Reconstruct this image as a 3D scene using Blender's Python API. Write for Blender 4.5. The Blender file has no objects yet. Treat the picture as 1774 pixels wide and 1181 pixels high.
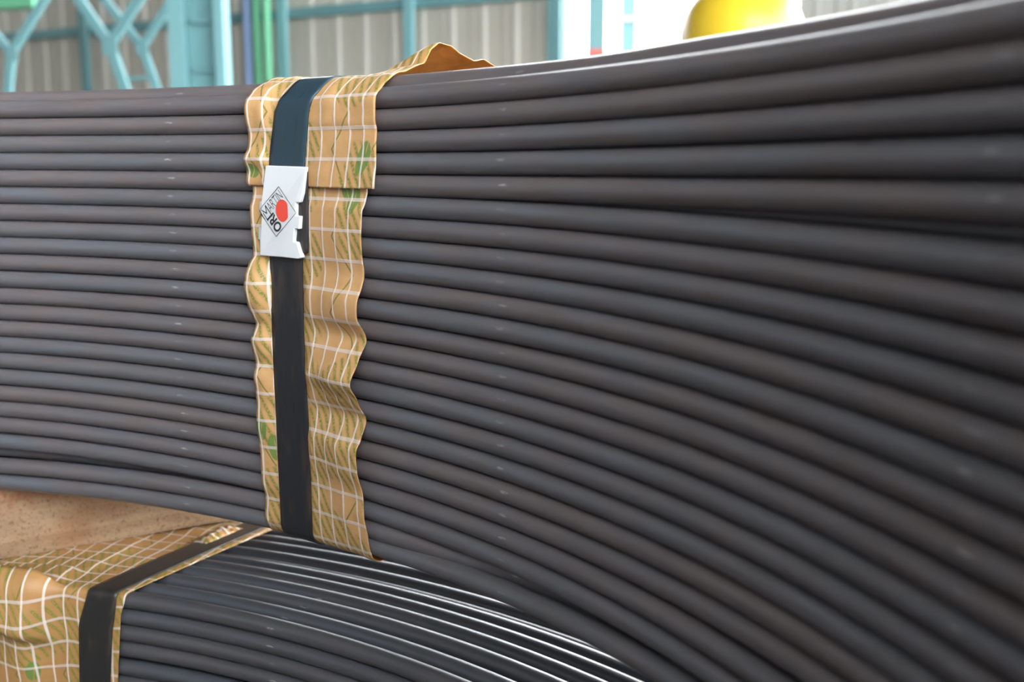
import bpy, bmesh, math, random
from mathutils import Vector, noise

random.seed(7)
SC = bpy.context.scene
COL = SC.collection
rad = math.radians

# ---------------------------------------------------------------- scale and frame
# p = rod diameter; the coil axis stands at the world origin, the floor is z = 0
P = 0.015
RI = 58.258          # radius of the coil eye, in rod diameters
H0 = 52.6            # camera height above the floor, in rod diameters
CAMX, CAMY = 44.827, -6.553
FPX = 1850.0
PITCH = 0.1695

# ---------------------------------------------------------------- camera
cam_d = bpy.data.cameras.new('camera')
cam = bpy.data.objects.new('camera', cam_d)
COL.objects.link(cam)
cam.location = (CAMX * P, CAMY * P, H0 * P)
cam.rotation_euler = (math.pi / 2 - PITCH, 0, 0)
cam_d.sensor_width = 36.0
cam_d.lens = FPX / 1774 * 36.0
cam_d.clip_start = 0.01
cam_d.dof.use_dof = True
cam_d.dof.focus_distance = 53.0 * P
cam_d.dof.aperture_fstop = cam_d.lens / 6.0
SC.camera = cam

# ---------------------------------------------------------------- sky, sun, exposure
wd = bpy.data.worlds.new('overcast_daylight')
SC.world = wd
wd.use_nodes = True
bg = wd.node_tree.nodes['Background']
bg.inputs['Color'].default_value = (0.93, 0.97, 1.0, 1)
bg.inputs['Strength'].default_value = 8.0

sun_d = bpy.data.lights.new('sun', 'SUN')
sun = bpy.data.objects.new('sun', sun_d)
COL.objects.link(sun)
sun_d.energy = 1.1
sun_d.angle = rad(14)
sun_d.color = (1.0, 0.96, 0.9)
SUN_AZ, SUN_EL = rad(64), rad(24)      # azimuth to the right of the view direction
to_sun = Vector((math.sin(SUN_AZ) * math.cos(SUN_EL), math.cos(SUN_AZ) * math.cos(SUN_EL), math.sin(SUN_EL)))
sun.rotation_euler = to_sun.to_track_quat('Z', 'Y').to_euler()

SC.view_settings.view_transform = 'Standard'
SC.view_settings.look = 'None'
SC.view_settings.exposure = 0.76
SC.view_settings.gamma = 1.0
SC.view_settings.use_curve_mapping = False

# ---------------------------------------------------------------- helpers
def link(o, parent=None):
    COL.objects.link(o)
    if parent:
        o.parent = parent
    return o

def tag(o, label, cat, group=None, kind=None):
    o['label'] = label
    o['category'] = cat
    if group:
        o['group'] = group
    if kind:
        o['kind'] = kind
    return o

def struct(o):
    o['kind'] = 'structure'
    return o

def thing(name, label, cat, loc=(0, 0, 0), group=None):
    o = bpy.data.objects.new(name, None)
    o.empty_display_size = 0.05
    o.location = loc
    link(o)
    tag(o, label, cat, group)
    return o

def mesh_obj(name, verts, faces, mat, parent=None, smooth=False, uvs=None):
    me = bpy.data.meshes.new(name)
    if parent is not None:
        off = Vector(parent.location)
        par = parent.parent
        while par:
            off += Vector(par.location); par = par.parent
        verts = [Vector(v) - off for v in verts]
    me.from_pydata([tuple(v) for v in verts], [], faces)
    if uvs:
        lay = me.uv_layers.new(name='uv')
        flat = []
        for l in uvs:
            flat.extend(l)
        lay.data.foreach_set('uv', flat)
    for m in (mat if isinstance(mat, (list, tuple)) else [mat]):
        me.materials.append(m)
    if smooth:
        me.polygons.foreach_set('use_smooth', [True] * len(me.polygons))
    me.update()
    o = bpy.data.objects.new(name, me)
    return link(o, parent)

def box_beam(name, a, b, w, t, mat, parent=None, up=Vector((0, 0, 1)), bevel=0.0):
    """box beam from a to b, w wide (sideways), t thick"""
    a = Vector(a); b = Vector(b); d = (b - a).normalized()
    s = d.cross(up)
    if s.length < 1e-4:
        s = d.cross(Vector((0, 1, 0)))
    s.normalize(); n = s.cross(d).normalized()
    bm = bmesh.new()
    vs = []
    for e in (a, b):
        for i, j in ((-1, -1), (1, -1), (1, 1), (-1, 1)):
            vs.append(bm.verts.new(e + s * (w / 2 * i) + n * (t / 2 * j)))
    for f in ((0, 1, 2, 3), (7, 6, 5, 4), (0, 4, 5, 1), (1, 5, 6, 2), (2, 6, 7, 3), (3, 7, 4, 0)):
        bm.faces.new([vs[k] for k in f])
    bmesh.ops.recalc_face_normals(bm, faces=bm.faces)
    if bevel:
        bmesh.ops.bevel(bm, geom=bm.edges[:], offset=bevel, segments=2, affect='EDGES', profile=0.5)
    if parent is not None:
        off = Vector(parent.location)
        bmesh.ops.translate(bm, verts=bm.verts, vec=-off)
    me = bpy.data.meshes.new(name); bm.to_mesh(me); bm.free()
    me.materials.append(mat)
    return link(bpy.data.objects.new(name, me), parent)

def lathe(name, prof, n, mat, parent=None, centre=(0, 0, 0)):
    verts, faces = [], []
    for r, z in prof:
        for k in range(n):
            a = 2 * math.pi * k / n
            verts.append((centre[0] + r * math.cos(a), centre[1] + r * math.sin(a), centre[2] + z))
    for i in range(len(prof) - 1):
        for k in range(n):
            k2 = (k + 1) % n
            faces.append((i * n + k, i * n + k2, (i + 1) * n + k2, (i + 1) * n + k))
    faces.append(tuple(range(n))[::-1])
    faces.append(tuple((len(prof) - 1) * n + k for k in range(n)))
    return mesh_obj(name, verts, faces, mat, parent, smooth=True)

# ---------------------------------------------------------------- material helpers
def srgb(r, g, b):
    f = lambda c: (c / 255 / 12.92) if c / 255 <= 0.04045 else ((c / 255 + 0.055) / 1.055) ** 2.4
    return (f(r), f(g), f(b), 1)

class NT:
    def __init__(s, name):
        s.m = bpy.data.materials.new(name); s.m.use_nodes = True
        s.t = s.m.node_tree; s.b = s.t.nodes['Principled BSDF']
        s.out = s.t.nodes['Material Output']
    def n(s, typ, **kw):
        nd = s.t.nodes.new(typ)
        for k, v in kw.items():
            setattr(nd, k, v)
        return nd
    def l(s, a, b):
        s.t.links.new(a, b)
    def put(s, sock, v):
        if isinstance(v, (int, float)):
            sock.default_value = v
        elif isinstance(v, (tuple, list)):
            sock.default_value = v
        else:
            s.l(v, sock)
    def math(s, op, a, b=0.0, c=None):
        nd = s.n('ShaderNodeMath', operation=op)
        s.put(nd.inputs[0], a); s.put(nd.inputs[1], b)
        if c is not None:
            s.put(nd.inputs[2], c)
        return nd.outputs[0]
    def mix(s, fac, a, b, blend='MIX'):
        nd = s.n('ShaderNodeMix', data_type='RGBA', blend_type=blend)
        s.put(nd.inputs[0], fac); s.put(nd.inputs[6], a); s.put(nd.inputs[7], b)
        return nd.outputs[2]
    def step(s, x, lo, hi):
        nd = s.n('ShaderNodeMapRange', interpolation_type='SMOOTHSTEP')
        s.put(nd.inputs[0], x); nd.inputs[1].default_value = lo; nd.inputs[2].default_value = hi
        return nd.outputs[0]
    def noise(s, vec, scale, detail=3.0, rough=0.5):
        nd = s.n('ShaderNodeTexNoise')
        if vec is not None:
            s.l(vec, nd.inputs['Vector'])
        nd.inputs['Scale'].default_value = scale
        nd.inputs['Detail'].default_value = detail
        nd.inputs['Roughness'].default_value = rough
        return nd.outputs['Fac']
    def combine(s, x, y, z=0.0):
        nd = s.n('ShaderNodeCombineXYZ')
        s.put(nd.inputs[0], x); s.put(nd.inputs[1], y); s.put(nd.inputs[2], z)
        return nd.outputs[0]
    def uv(s):
        nd = s.n('ShaderNodeUVMap'); nd.uv_map = 'uv'
        sp = s.n('ShaderNodeSeparateXYZ'); s.l(nd.outputs[0], sp.inputs[0])
        return sp.outputs[0], sp.outputs[1]
    def obj(s):
        return s.n('ShaderNodeTexCoord').outputs['Object']
    def bump(s, h, strength, dist=0.001):
        nd = s.n('ShaderNodeBump'); nd.inputs['Strength'].default_value = strength
        nd.inputs['Distance'].default_value = dist
        s.l(h, nd.inputs['Height']); s.l(nd.outputs[0], s.b.inputs['Normal'])
    def set(s, **kw):
        names = dict(color='Base Color', rough='Roughness', metal='Metallic', spec='Specular IOR Level')
        for k, v in kw.items():
            s.put(s.b.inputs[names[k]], v)
        return s.m

def plain(name, col, rough=0.5, metal=0.0, var=0.12, scale=6.0):
    t = NT(name)
    f = t.noise(t.obj(), scale, 4)
    d = tuple(c * (1 - var) for c in col[:3]) + (1,)
    h = tuple(min(1, c * (1 + var)) for c in col[:3]) + (1,)
    return t.set(color=t.mix(f, d, h), rough=rough, metal=metal)

def make_steel(name, STEEL_A, STEEL_B, STEEL_C):
    t = NT(name)
    u, v = t.uv()                       # u: degrees round the coil, v: turn round the rod
    rnd = t.n('ShaderNodeObjectInfo').outputs['Random']
    su = t.math('ADD', t.math('MULTIPLY', u, 0.55), t.math('MULTIPLY', rnd, 91.0))
    streak = t.noise(t.combine(t.math('MULTIPLY', su, 0.35), t.math('MULTIPLY', v, 9.0)), 1.0, 4, 0.6)
    cloud = t.noise(t.combine(t.math('MULTIPLY', su, 0.6), t.math('MULTIPLY', v, 3.0), 4.0), 1.0, 3)
    tint = t.math('ADD', t.math('MULTIPLY', cloud, 0.9), t.math('MULTIPLY', rnd, 0.35))
    col = t.mix(t.step(tint, 0.35, 0.95), STEEL_A, STEEL_B)
    col = t.mix(t.step(streak, 0.35, 0.75), col, STEEL_C)
    # contact flecks left by the handling rollers, at even steps along the wire
    du = t.math('SUBTRACT', t.math('FRACT', t.math('ADD', t.math('MULTIPLY', t.math('SUBTRACT', u, 17.5), 1 / 22.8), 0.5)), 0.5)
    du = t.math('MULTIPLY', du, 22.8)
    jit = t.math('SUBTRACT', rnd, 0.5)
    du = t.math('DIVIDE', t.math('ADD', du, t.math('MULTIPLY', jit, 0.25)), 0.34)
    dv = t.math('DIVIDE', t.math('SUBTRACT', v, 0.045), 0.022)
    rr = t.math('ADD', t.math('MULTIPLY', du, du), t.math('MULTIPLY', dv, dv))
    scr = t.noise(t.combine(t.math('MULTIPLY', su, 4.0), t.math('MULTIPLY', v, 60.0)), 1.0, 3)
    fl = t.math('MULTIPLY', t.math('SUBTRACT', 1.0, t.step(rr, 0.15, 1.0)), t.step(scr, 0.42, 0.6))
    col = t.mix(t.math('MULTIPLY', fl, t.math('ADD', 0.2, t.math('MULTIPLY', t.math('FRACT', t.math('MULTIPLY', rnd, 7.3)), 0.75))), col, (0.42, 0.41, 0.40, 1))
    fine = t.noise(t.combine(t.math('MULTIPLY', su, 1.2), t.math('MULTIPLY', v, 40.0)), 1.0, 3)
    t.bump(fine, 0.12, 0.0006)
    return t.set(color=col, rough=t.math('ADD', t.math('MULTIPLY', streak, 0.14), STEEL_ROUGH), metal=0.0, spec=0.7)

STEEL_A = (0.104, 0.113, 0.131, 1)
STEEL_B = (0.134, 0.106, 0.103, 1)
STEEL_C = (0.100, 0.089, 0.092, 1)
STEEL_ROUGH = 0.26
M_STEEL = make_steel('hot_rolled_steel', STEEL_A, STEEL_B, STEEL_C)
M_STEEL_LOW = make_steel('shaded_rolled_steel', (0.058, 0.067, 0.082, 1), (0.074, 0.068, 0.072, 1), (0.054, 0.054, 0.060, 1))  # bluish darker copy; the dimmer light on the lower coil is put into its colour

def make_paper(name, leaves, seed, lo=srgb(198, 152, 98), hi=srgb(218, 174, 122)):
    t = NT(name)
    u, v = t.uv()
    uvv = t.combine(u, v, float(seed))
    base = t.mix(t.noise(uvv, 1.3, 4), lo, hi)
    green = srgb(104, 124, 50)
    # close rows of tiny green lettering running steeply down the sheet
    w = t.math('ADD', t.math('MULTIPLY', u, 0.87), t.math('MULTIPLY', v, -0.49))
    sdir = t.math('ADD', t.math('MULTIPLY', u, 0.49), t.math('MULTIPLY', v, 0.87))
    row = t.math('ABSOLUTE', t.math('SUBTRACT', t.math('FRACT', t.math('DIVIDE', w, 0.46)), 0.5))
    rowm = t.math('SUBTRACT', 1.0, t.step(row, 0.12, 0.22))
    rows = t.math('FLOOR', t.math('DIVIDE', w, 0.46))
    let = t.noise(t.combine(t.math('MULTIPLY', sdir, 9.0), t.math('MULTIPLY', w, 11.0), rows), 1.0, 2, 0.6)
    patch = t.noise(t.combine(u, v, seed * 3.1 + 2.0), 0.24, 1.0)
    pm = t.step(patch, 0.44, 0.47)
    txt = t.math('MULTIPLY', t.math('MULTIPLY', rowm, t.step(let, 0.40, 0.52)), pm)
    col = t.mix(t.math('MULTIPLY', txt, 0.9), base, green)
    halo = t.math('MULTIPLY', t.math('SUBTRACT', 1.0, t.step(row, 0.2, 0.42)), pm)
    col = t.mix(t.math('MULTIPLY', halo, 0.35), col, srgb(158, 140, 70))
    # thin zig-zag outlines between the lettered blocks
    zz = t.math('MULTIPLY', t.math('ABSOLUTE', t.math('SUBTRACT', t.math('FRACT', t.math('DIVIDE', v, 3.7)), 0.5)), 2.6)
    zu = t.math('ADD', u, zz)
    ln = t.math('ABSOLUTE', t.math('SUBTRACT', t.math('FRACT', t.math('DIVIDE', zu, 2.9)), 0.5))
    lm = t.math('MULTIPLY', t.math('SUBTRACT', 1.0, t.step(ln, 0.012, 0.026)), t.math('SUBTRACT', 1.0, pm))
    col = t.mix(t.math('MULTIPLY', lm, 0.8), col, srgb(108, 118, 44))
    # printed leaves
    for (cu, cv, ru, rv, ang) in leaves:
        x = t.math('SUBTRACT', u, cu); y = t.math('SUBTRACT', v, cv)
        ca, sa = math.cos(ang), math.sin(ang)
        xx = t.math('DIVIDE', t.math('ADD', t.math('MULTIPLY', x, ca), t.math('MULTIPLY', y, sa)), ru)
        yy = t.math('DIVIDE', t.math('SUBTRACT', t.math('MULTIPLY', y, ca), t.math('MULTIPLY', x, sa)), rv)
        q = t.math('ADD', t.math('MULTIPLY', xx, xx), t.math('MULTIPLY', yy, yy))
        vein = t.step(t.math('ABSOLUTE', t.math('SUBTRACT', xx, 0.15)), 0.03, 0.09)
        col = t.mix(t.math('MULTIPLY', t.math('MULTIPLY', t.math('SUBTRACT', 1.0, t.step(q, 0.9, 1.05)), vein), 0.9), col, srgb(104, 140, 70))
    # woven white threads
    a = t.math('ABSOLUTE', t.math('SUBTRACT', t.math('FRACT', t.math('ADD', u, 0.31)), 0.5))
    va = t.math('SUBTRACT', 1.0, t.step(a, 0.045, 0.075))
    b = t.math('ABSOLUTE', t.math('SUBTRACT', t.math('FRACT', t.math('DIVIDE', t.math('ADD', v, 0.25), 1.46)), 0.5))
    hb = t.math('SUBTRACT', 1.0, t.step(b, 0.045, 0.068))
    col = t.mix(t.math('MULTIPLY', hb, 0.62), col, srgb(224, 212, 206))
    col = t.mix(t.math('MULTIPLY', va, 0.80), col, srgb(236, 224, 214))
    hgt = t.math('ADD', t.math('ADD', va, hb), t.math('MULTIPLY', t.noise(uvv, 7.0, 4, 0.6), 0.8))
    t.bump(hgt, 0.35, 0.0008)
    t.set(color=col, rough=0.42, spec=0.4)
    tr = t.n('ShaderNodeBsdfTranslucent'); t.l(col, tr.inputs['Color'])
    mx = t.n('ShaderNodeMixShader'); mx.inputs[0].default_value = 0.18
    t.l(t.b.outputs[0], mx.inputs[1]); t.l(tr.outputs[0], mx.inputs[2])
    t.l(mx.outputs[0], t.out.inputs['Surface'])
    return t.m

def make_kraft():
    t = NT('bare_kraft_back')
    col = t.mix(t.noise(t.obj(), 90.0, 4), srgb(204, 132, 60), srgb(234, 174, 100))
    t.set(color=col, rough=0.7, spec=0.2)
    tr = t.n('ShaderNodeBsdfTranslucent'); t.l(col, tr.inputs['Color'])
    mx = t.n('ShaderNodeMixShader'); mx.inputs[0].default_value = 0.55
    t.l(t.b.outputs[0], mx.inputs[1]); t.l(tr.outputs[0], mx.inputs[2])
    t.l(mx.outputs[0], t.out.inputs['Surface'])
    return t.m

def make_strap(name, ca, cb, brown):
    t = NT(name)
    u, v = t.uv()
    n1 = t.noise(t.combine(t.math('MULTIPLY', u, 9.0), t.math('MULTIPLY', v, 0.5)), 1.0, 3)
    col = t.mix(n1, ca, cb)
    n2 = t.noise(t.combine(t.math('MULTIPLY', u, 1.2), t.math('MULTIPLY', v, 0.28), 8.0), 1.0, 2)
    n3 = t.noise(t.combine(t.math('MULTIPLY', u, 14.0), t.math('MULTIPLY', v, 0.8), 3.0), 1.0, 2)
    col = t.mix(t.math('MULTIPLY', t.math('MULTIPLY', t.step(n2, 0.52, 0.66), n3), 0.9), col, brown)
    sp = t.noise(t.combine(t.math('MULTIPLY', u, 7.0), t.math('MULTIPLY', v, 3.0), 1.0), 1.0, 4, 0.7)
    col = t.mix(t.math('MULTIPLY', t.step(sp, 0.72, 0.76), 0.5), col, (0.4, 0.4, 0.38, 1))
    t.bump(t.noise(t.combine(t.math('MULTIPLY', u, 16.0), t.math('MULTIPLY', v, 1.0)), 1.0, 2), 0.08, 0.0004)
    return t.set(color=col, rough=t.math('ADD', 0.24, t.math('MULTIPLY', n1, 0.12)), metal=0.0, spec=0.4)

def make_wood(name):
    t = NT(name)
    o = t.obj()
    sp = t.n('ShaderNodeSeparateXYZ'); t.l(o, sp.inputs[0])
    g = t.combine(t.math('MULTIPLY', sp.outputs[0], 12.0), t.math('MULTIPLY', sp.outputs[1], 90.0), t.math('MULTIPLY', sp.outputs[2], 130.0))
    grain = t.noise(g, 1.0, 5, 0.6)
    spots = t.noise(o, 240.0, 5, 0.75)
    big = t.noise(o, 14.0, 3)
    col = t.mix(grain, srgb(124, 100, 76), srgb(172, 144, 114))
    col = t.mix(t.math('MULTIPLY', t.step(spots, 0.5, 0.66), 0.6), col, srgb(84, 60, 40))
    col = t.mix(t.math('MULTIPLY', t.step(big, 0.5, 0.7), 0.5), col, srgb(128, 84, 54))
    st = t.math('MULTIPLY', t.math('MULTIPLY', t.step(sp.outputs[2], 0.036, 0.066), t.math('SUBTRACT', 1.0, t.step(sp.outputs[0], 0.09, 0.17))), t.step(t.noise(o, 60.0, 3), 0.3, 0.6))
    col = t.mix(t.math('MULTIPLY', st, 0.6), col, srgb(122, 62, 34))
    t.bump(t.math('ADD', grain, spots), 0.6, 0.002)
    return t.set(color=col, rough=0.75, spec=0.25)

M_PAPER_TOP = make_paper('printed_crepe_paper', [(0.45, 1.05, 0.45, 0.35, 0.3), (8.25, 0.45, 0.42, 0.85, 0.3)], 1)
M_PAPER_SIDE = make_paper('printed_crepe_paper_long', [(7.35, 1.9, 0.38, 0.75, 0.1), (6.7, 1.5, 0.3, 0.5, -0.5), (0.32, 14.1, 0.36, 0.62, 0.1), (1.02, 15.05, 0.36, 0.72, -0.1)], 2)
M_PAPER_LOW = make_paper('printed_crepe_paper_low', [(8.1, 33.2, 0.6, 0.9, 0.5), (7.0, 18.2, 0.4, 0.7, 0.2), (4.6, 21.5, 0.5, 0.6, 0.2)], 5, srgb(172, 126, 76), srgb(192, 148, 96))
M_KRAFT = make_kraft()
M_STRAP = make_strap('black_steel_strap', (0.014, 0.015, 0.018, 1), (0.024, 0.026, 0.030, 1), (0.062, 0.044, 0.034, 1))
M_STRAP_UP = make_strap('blued_steel_strap', (0.016, 0.036, 0.052, 1), (0.024, 0.050, 0.068, 1), (0.03, 0.045, 0.05, 1))
M_STRAP_LOW = make_strap('dark_steel_strap', (0.018, 0.018, 0.018, 1), (0.032, 0.031, 0.030, 1), (0.07, 0.055, 0.042, 1))
M_WOOD = make_wood('sawn_softwood')
M_WHITE = plain('white_enamel', srgb(214, 217, 220), 0.35, 0, 0.03, 80)
M_RED = plain('red_print', srgb(226, 78, 62), 0.4, 0, 0.05, 40)
M_INK = plain('black_print', (0.02, 0.02, 0.024, 1), 0.45)
M_CONC = plain('concrete_floor_mat', srgb(98, 82, 74), 0.8, 0, 0.2, 1.5)
M_DIM = plain('light_damping_cladding', srgb(98, 98, 96), 0.8, 0, 0.1, 0.6)  # for the unseen walls and roof, darkened to cut bounced light
M_PANEL_R = plain('dark_grey_cladding', srgb(112, 112, 107), 0.8, 0, 0.05, 0.6)
M_PANEL = plain('grey_cladding', srgb(186, 184, 172), 0.8, 0, 0.05, 0.6)
M_RIB = plain('pale_cladding_rib', srgb(200, 199, 190), 0.8, 0, 0.05, 0.6)
M_TEAL = plain('teal_paint', srgb(120, 172, 177), 0.6, 0, 0.08, 2)
M_TEALC = plain('teal_column_paint', srgb(108, 156, 160), 0.65, 0, 0.08, 2)
M_TEALD = plain('dull_teal_paint', srgb(100, 146, 150), 0.6, 0, 0.1, 2)
M_BLUE = plain('blue_pipe_paint', srgb(138, 164, 204), 0.45, 0, 0.05, 2)
M_GREEN = plain('green_pipe_paint', srgb(106, 182, 142), 0.45, 0, 0.06, 2)
M_REDP = plain('red_base_paint', srgb(190, 90, 84), 0.5, 0, 0.06, 2)
M_YEL = plain('yellow_paint', srgb(214, 182, 44), 0.35, 0, 0.04, 5)

# ================================================================ setting
fl = mesh_obj('floor', [(-40, -40, 0), (40, -40, 0), (40, 45, 0), (-40, 45, 0)], [(0, 1, 2, 3)], M_CONC)
struct(fl)

CAM = Vector((CAMX * P, CAMY * P, H0 * P))
CP, SP = math.cos(PITCH), math.sin(PITCH)
def at(x, y, depth):
    """world point seen at photo pixel (x, y), depth metres ahead of the camera"""
    u = (x - 887) / FPX; v = (590.5 - y) / FPX
    d = Vector((u, CP + v * SP, v * CP - SP))
    return CAM + d * (depth / d.y)

# back wall runs obliquely, nearer on the right
WA = Vector((CAM.x - 8.5, CAM.y + 18.7, 0)); WB = Vector((CAM.x + 0.46, CAM.y + 13.7, 0))
WD = (WB - WA).normalized()
WN = Vector((WD.y, -WD.x, 0))          # towards the camera
def wall_depth(x, off=0.0):
    k = (x - 887) / FPX / (CP + 0.276 * SP)
    # camera-relative plan line: A + s*WD, X = k*Y
    ax, ay = WA.x - CAM.x + WN.x * off, WA.y - CAM.y + WN.y * off
    s = (k * ay - ax) / (WD.x - k * WD.y)
    return s, ay + s * WD.y
def wall_pt(x, z, off=0.0):
    s, _ = wall_depth(x, off)
    q = WA + WD * s + WN * off
    return Vector((q.x, q.y, z))

s_end, _ = wall_depth(981)
s0 = -5.0
WALL_H = 3.9
wall = mesh_obj('wall_back', [WA + WD * s0 - WN * 0.06, WA + WD * s_end - WN * 0.06,
                              WA + WD * s_end - WN * 0.06 + Vector((0, 0, WALL_H)), WA + WD * s0 - WN * 0.06 + Vector((0, 0, WALL_H)),
                              WA + WD * s0 - WN * 0.16, WA + WD * s_end - WN * 0.16,
                              WA + WD * s_end - WN * 0.16 + Vector((0, 0, WALL_H)), WA + WD * s0 - WN * 0.16 + Vector((0, 0, WALL_H))],
                [(0, 1, 2, 3), (7, 6, 5, 4), (0, 4, 5, 1), (1, 5, 6, 2), (2, 6, 7, 3), (3, 7, 4, 0)], M_PANEL)
struct(wall)
def cladding(parent, A, D, N, s_from, s_to, step, height, mp=M_PANEL, mr=M_RIB):
    """separate cladding sheets, each with a raised pale rib at one edge"""
    up = Vector((0, 0, height))
    k = 0
    s = s_from
    while s < s_to - 0.05:
        e = min(s + step, s_to)
        a = A + D * (s + 0.008); b = A + D * (e - 0.008)
        vs, fs = [], []
        for q in (a, b):
            for o in (-0.05, 0.0):
                vs += [q + N * o, q + N * o + up]
        fs = [(2, 6, 7, 3), (0, 1, 5, 4), (0, 2, 3, 1), (4, 5, 7, 6), (1, 3, 7, 5), (0, 4, 6, 2)]
        pn = mesh_obj('panel', vs, fs, mp, parent)
        r0, r1 = s + step * 0.36, s + step * 0.58
        if r1 < e:
            pts = [(r0, 0.0), (r0 + 0.03, 0.02), (r1 - 0.03, 0.02), (r1, 0.0)]
            vs = [A + D * x + N * (o + 0.001) for x, o in pts] + [A + D * x + N * (o + 0.001) + up for x, o in pts]
            rb = mesh_obj('rib', vs, [(0, 1, 5, 4), (1, 2, 6, 5), (2, 3, 7, 6), (0, 3, 2, 1), (4, 5, 6, 7), (3, 0, 4, 7)], mr, parent)
        s += step; k += 1
cladding(wall, WA, WD, WN, s0, s_end, 0.47, WALL_H)

# short wall return at the right of the opening
RA = at(1384, 60, 15.0); RA.z = 0
RB = at(1384, 60, 15.0) + Vector((2.3, -0.3, 0)); RB.z = 0
RD = (RB - RA).normalized(); RN = Vector((RD.y, -RD.x, 0))
wr = mesh_obj('wall_right', [q + RN * o + Vector((0, 0, z)) for q in (RA, RB) for o in (-0.16, -0.06) for z in (0, WALL_H)],
              [(0, 1, 3, 2), (4, 6, 7, 5), (0, 4, 5, 1), (2, 3, 7, 6), (1, 5, 7, 3), (0, 2, 6, 4)], M_PANEL_R)
struct(wr)
cladding(wr, RA, RD, RN, 0.0, (RB - RA).length, 0.47, WALL_H, M_PANEL_R, M_PANEL_R)

# unseen side wall, added left of the frame to darken the right-hand rods
LA = CAM + Vector((-12.6, 20.0, 0)); LA.z = 0
LB = CAM + Vector((-6.0, -8.0, 0)); LB.z = 0
LD = (LB - LA).normalized(); LN = Vector((-LD.y, LD.x, 0))
wl = mesh_obj('wall_left_blocker', [q + LN * o + Vector((0, 0, z)) for q in (LA, LB) for o in (-0.16, -0.06) for z in (0, 9.0)],
              [(0, 1, 3, 2), (4, 6, 7, 5), (0, 4, 5, 1), (2, 3, 7, 6), (1, 5, 7, 3), (0, 2, 6, 4)], M_DIM)
struct(wl)

# unseen rear wall added to block light from behind left, open towards the right
KA = LB.copy(); KB = CAM + Vector((-0.3, -8.0, 0)); KB.z = 0
wk = mesh_obj('wall_rear_blocker', [q + Vector((0, -o, z)) for q in (KA, KB) for o in (0.0, 0.12) for z in (0, 9.0)],
              [(0, 1, 3, 2), (4, 6, 7, 5), (0, 4, 5, 1), (2, 3, 7, 6), (1, 5, 7, 3), (0, 2, 6, 4)], M_DIM)
struct(wk)

# unseen hall roof over the stack, added to block light from overhead
ROOF_H = 7.2
cl = mesh_obj('ceiling_blocker', [Vector((CAM.x + x, CAM.y + y, z)) for x, y in ((-14, -5.5), (9, -5.5), (9, 12.0), (-14, 12.0)) for z in (ROOF_H, ROOF_H + 0.2)],
              [(0, 2, 4, 6), (7, 5, 3, 1), (0, 1, 3, 2), (2, 3, 5, 4), (4, 5, 7, 6), (6, 7, 1, 0)], M_DIM)
struct(cl)

# unseen roof piece added to darken the left part of the back wall
c2 = mesh_obj('ceiling_blocker', [Vector((CAM.x + x, CAM.y + y, z)) for x, y in ((-15, 12.0), (-1.8, 12.0), (-1.8, 22.0), (-15, 22.0)) for z in (ROOF_H, ROOF_H + 0.2)],
              [(0, 2, 4, 6), (7, 5, 3, 1), (0, 1, 3, 2), (2, 3, 5, 4), (4, 5, 7, 6), (6, 7, 1, 0)], M_DIM)
struct(c2)

# girts: horizontal rails on the wall
def girt(name, x0, x1, z, mat):
    a = wall_pt(x0, z, 0.10); b = wall_pt(x1, z, 0.10)
    o = box_beam(name, a, b, 0.10, 0.13, mat)
    struct(o)
    return o
zg = CAM.z + 2.0
girt('trim_1', -60, 978, zg, M_TEALD)
girt('trim_2', -60, 300, zg + 0.83, M_TEALD)

# posts standing against the wall
def post(name, x, wpx, mat, label, cat, off=0.2, depth=0.06, group=None):
    q = wall_pt(x, 0, off)
    dist = q.y - CAM.y
    w = wpx / FPX * dist / max(0.5, abs(WD.x)) * 0.85
    o = box_beam(name, q, q + Vector((0, 0, WALL_H)), w, depth, mat, up=WN)
    tag(o, label, cat, group)
    return o
post('wall_post', 146, 18, M_TEALD, 'dull teal post on the wall between the diagonal braces', 'post')
post('wall_post', 490, 19, M_TEAL, 'pale teal wall post right beside the green pipes', 'post')
post('wall_post', 709, 19, M_TEAL, 'pale teal wall post standing alone above the paper flap', 'post')
post('wall_post', 961, 24, M_TEALD, 'dark teal post at the edge of the bright opening', 'post')
def pipe(x, wpx, mat, label, off):
    q = wall_pt(x, 0, off); dist = q.y - CAM.y
    r = wpx / FPX * dist / 2
    prof = [(r, 0.0), (r, 1.48), (r * 1.25, 1.49), (r * 1.25, 1.56), (r, 1.57), (r, WALL_H)]
    o = lathe('wall_pipe', prof, 20, mat, None, q)
    tag(o, label, 'pipe')
pipe(430, 14, M_BLUE, 'light blue vertical pipe on the wall beside the green pipes', 0.32)
pipe(447, 15, M_GREEN, 'left one of the two green vertical pipes', 0.32)
pipe(464, 14, M_GREEN, 'right one of the two green vertical pipes', 0.32)

# laced teal column in front of the wall
def column():
    D = 9.0
    c0 = at(346, 80, D); c0.z = 0
    t = thing('steel_column', 'wide teal built-up steel column with batten plates', 'column', c0)
    k = D / FPX
    z1 = 4.2
    for x, w in ((313, 27), (384, 17)):
        a = c0 + Vector(((x - 346) * k, 0, 0))
        box_beam('flange', a, a + Vector((0, 0, z1)), w * k, 0.20, M_TEALC, t, up=Vector((0, 1, 0)), bevel=0.004)
    a = c0 + Vector(((351) * k - 346 * k, 0.06, 0))
    box_beam('web', a, a + Vector((0, 0, z1)), 52 * k, 0.02, M_TEALC, t, up=Vector((0, 1, 0)))
    for i in range(10):
        z = 0.35 + i * 0.385
        a = c0 + Vector((10 * k - 0.12, 0.02, z)); b = c0 + Vector((2 * k + 0.16, 0.02, z))
        box_beam('batten', a, b, 0.04, 0.045, M_TEALD, t)
column()

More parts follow.
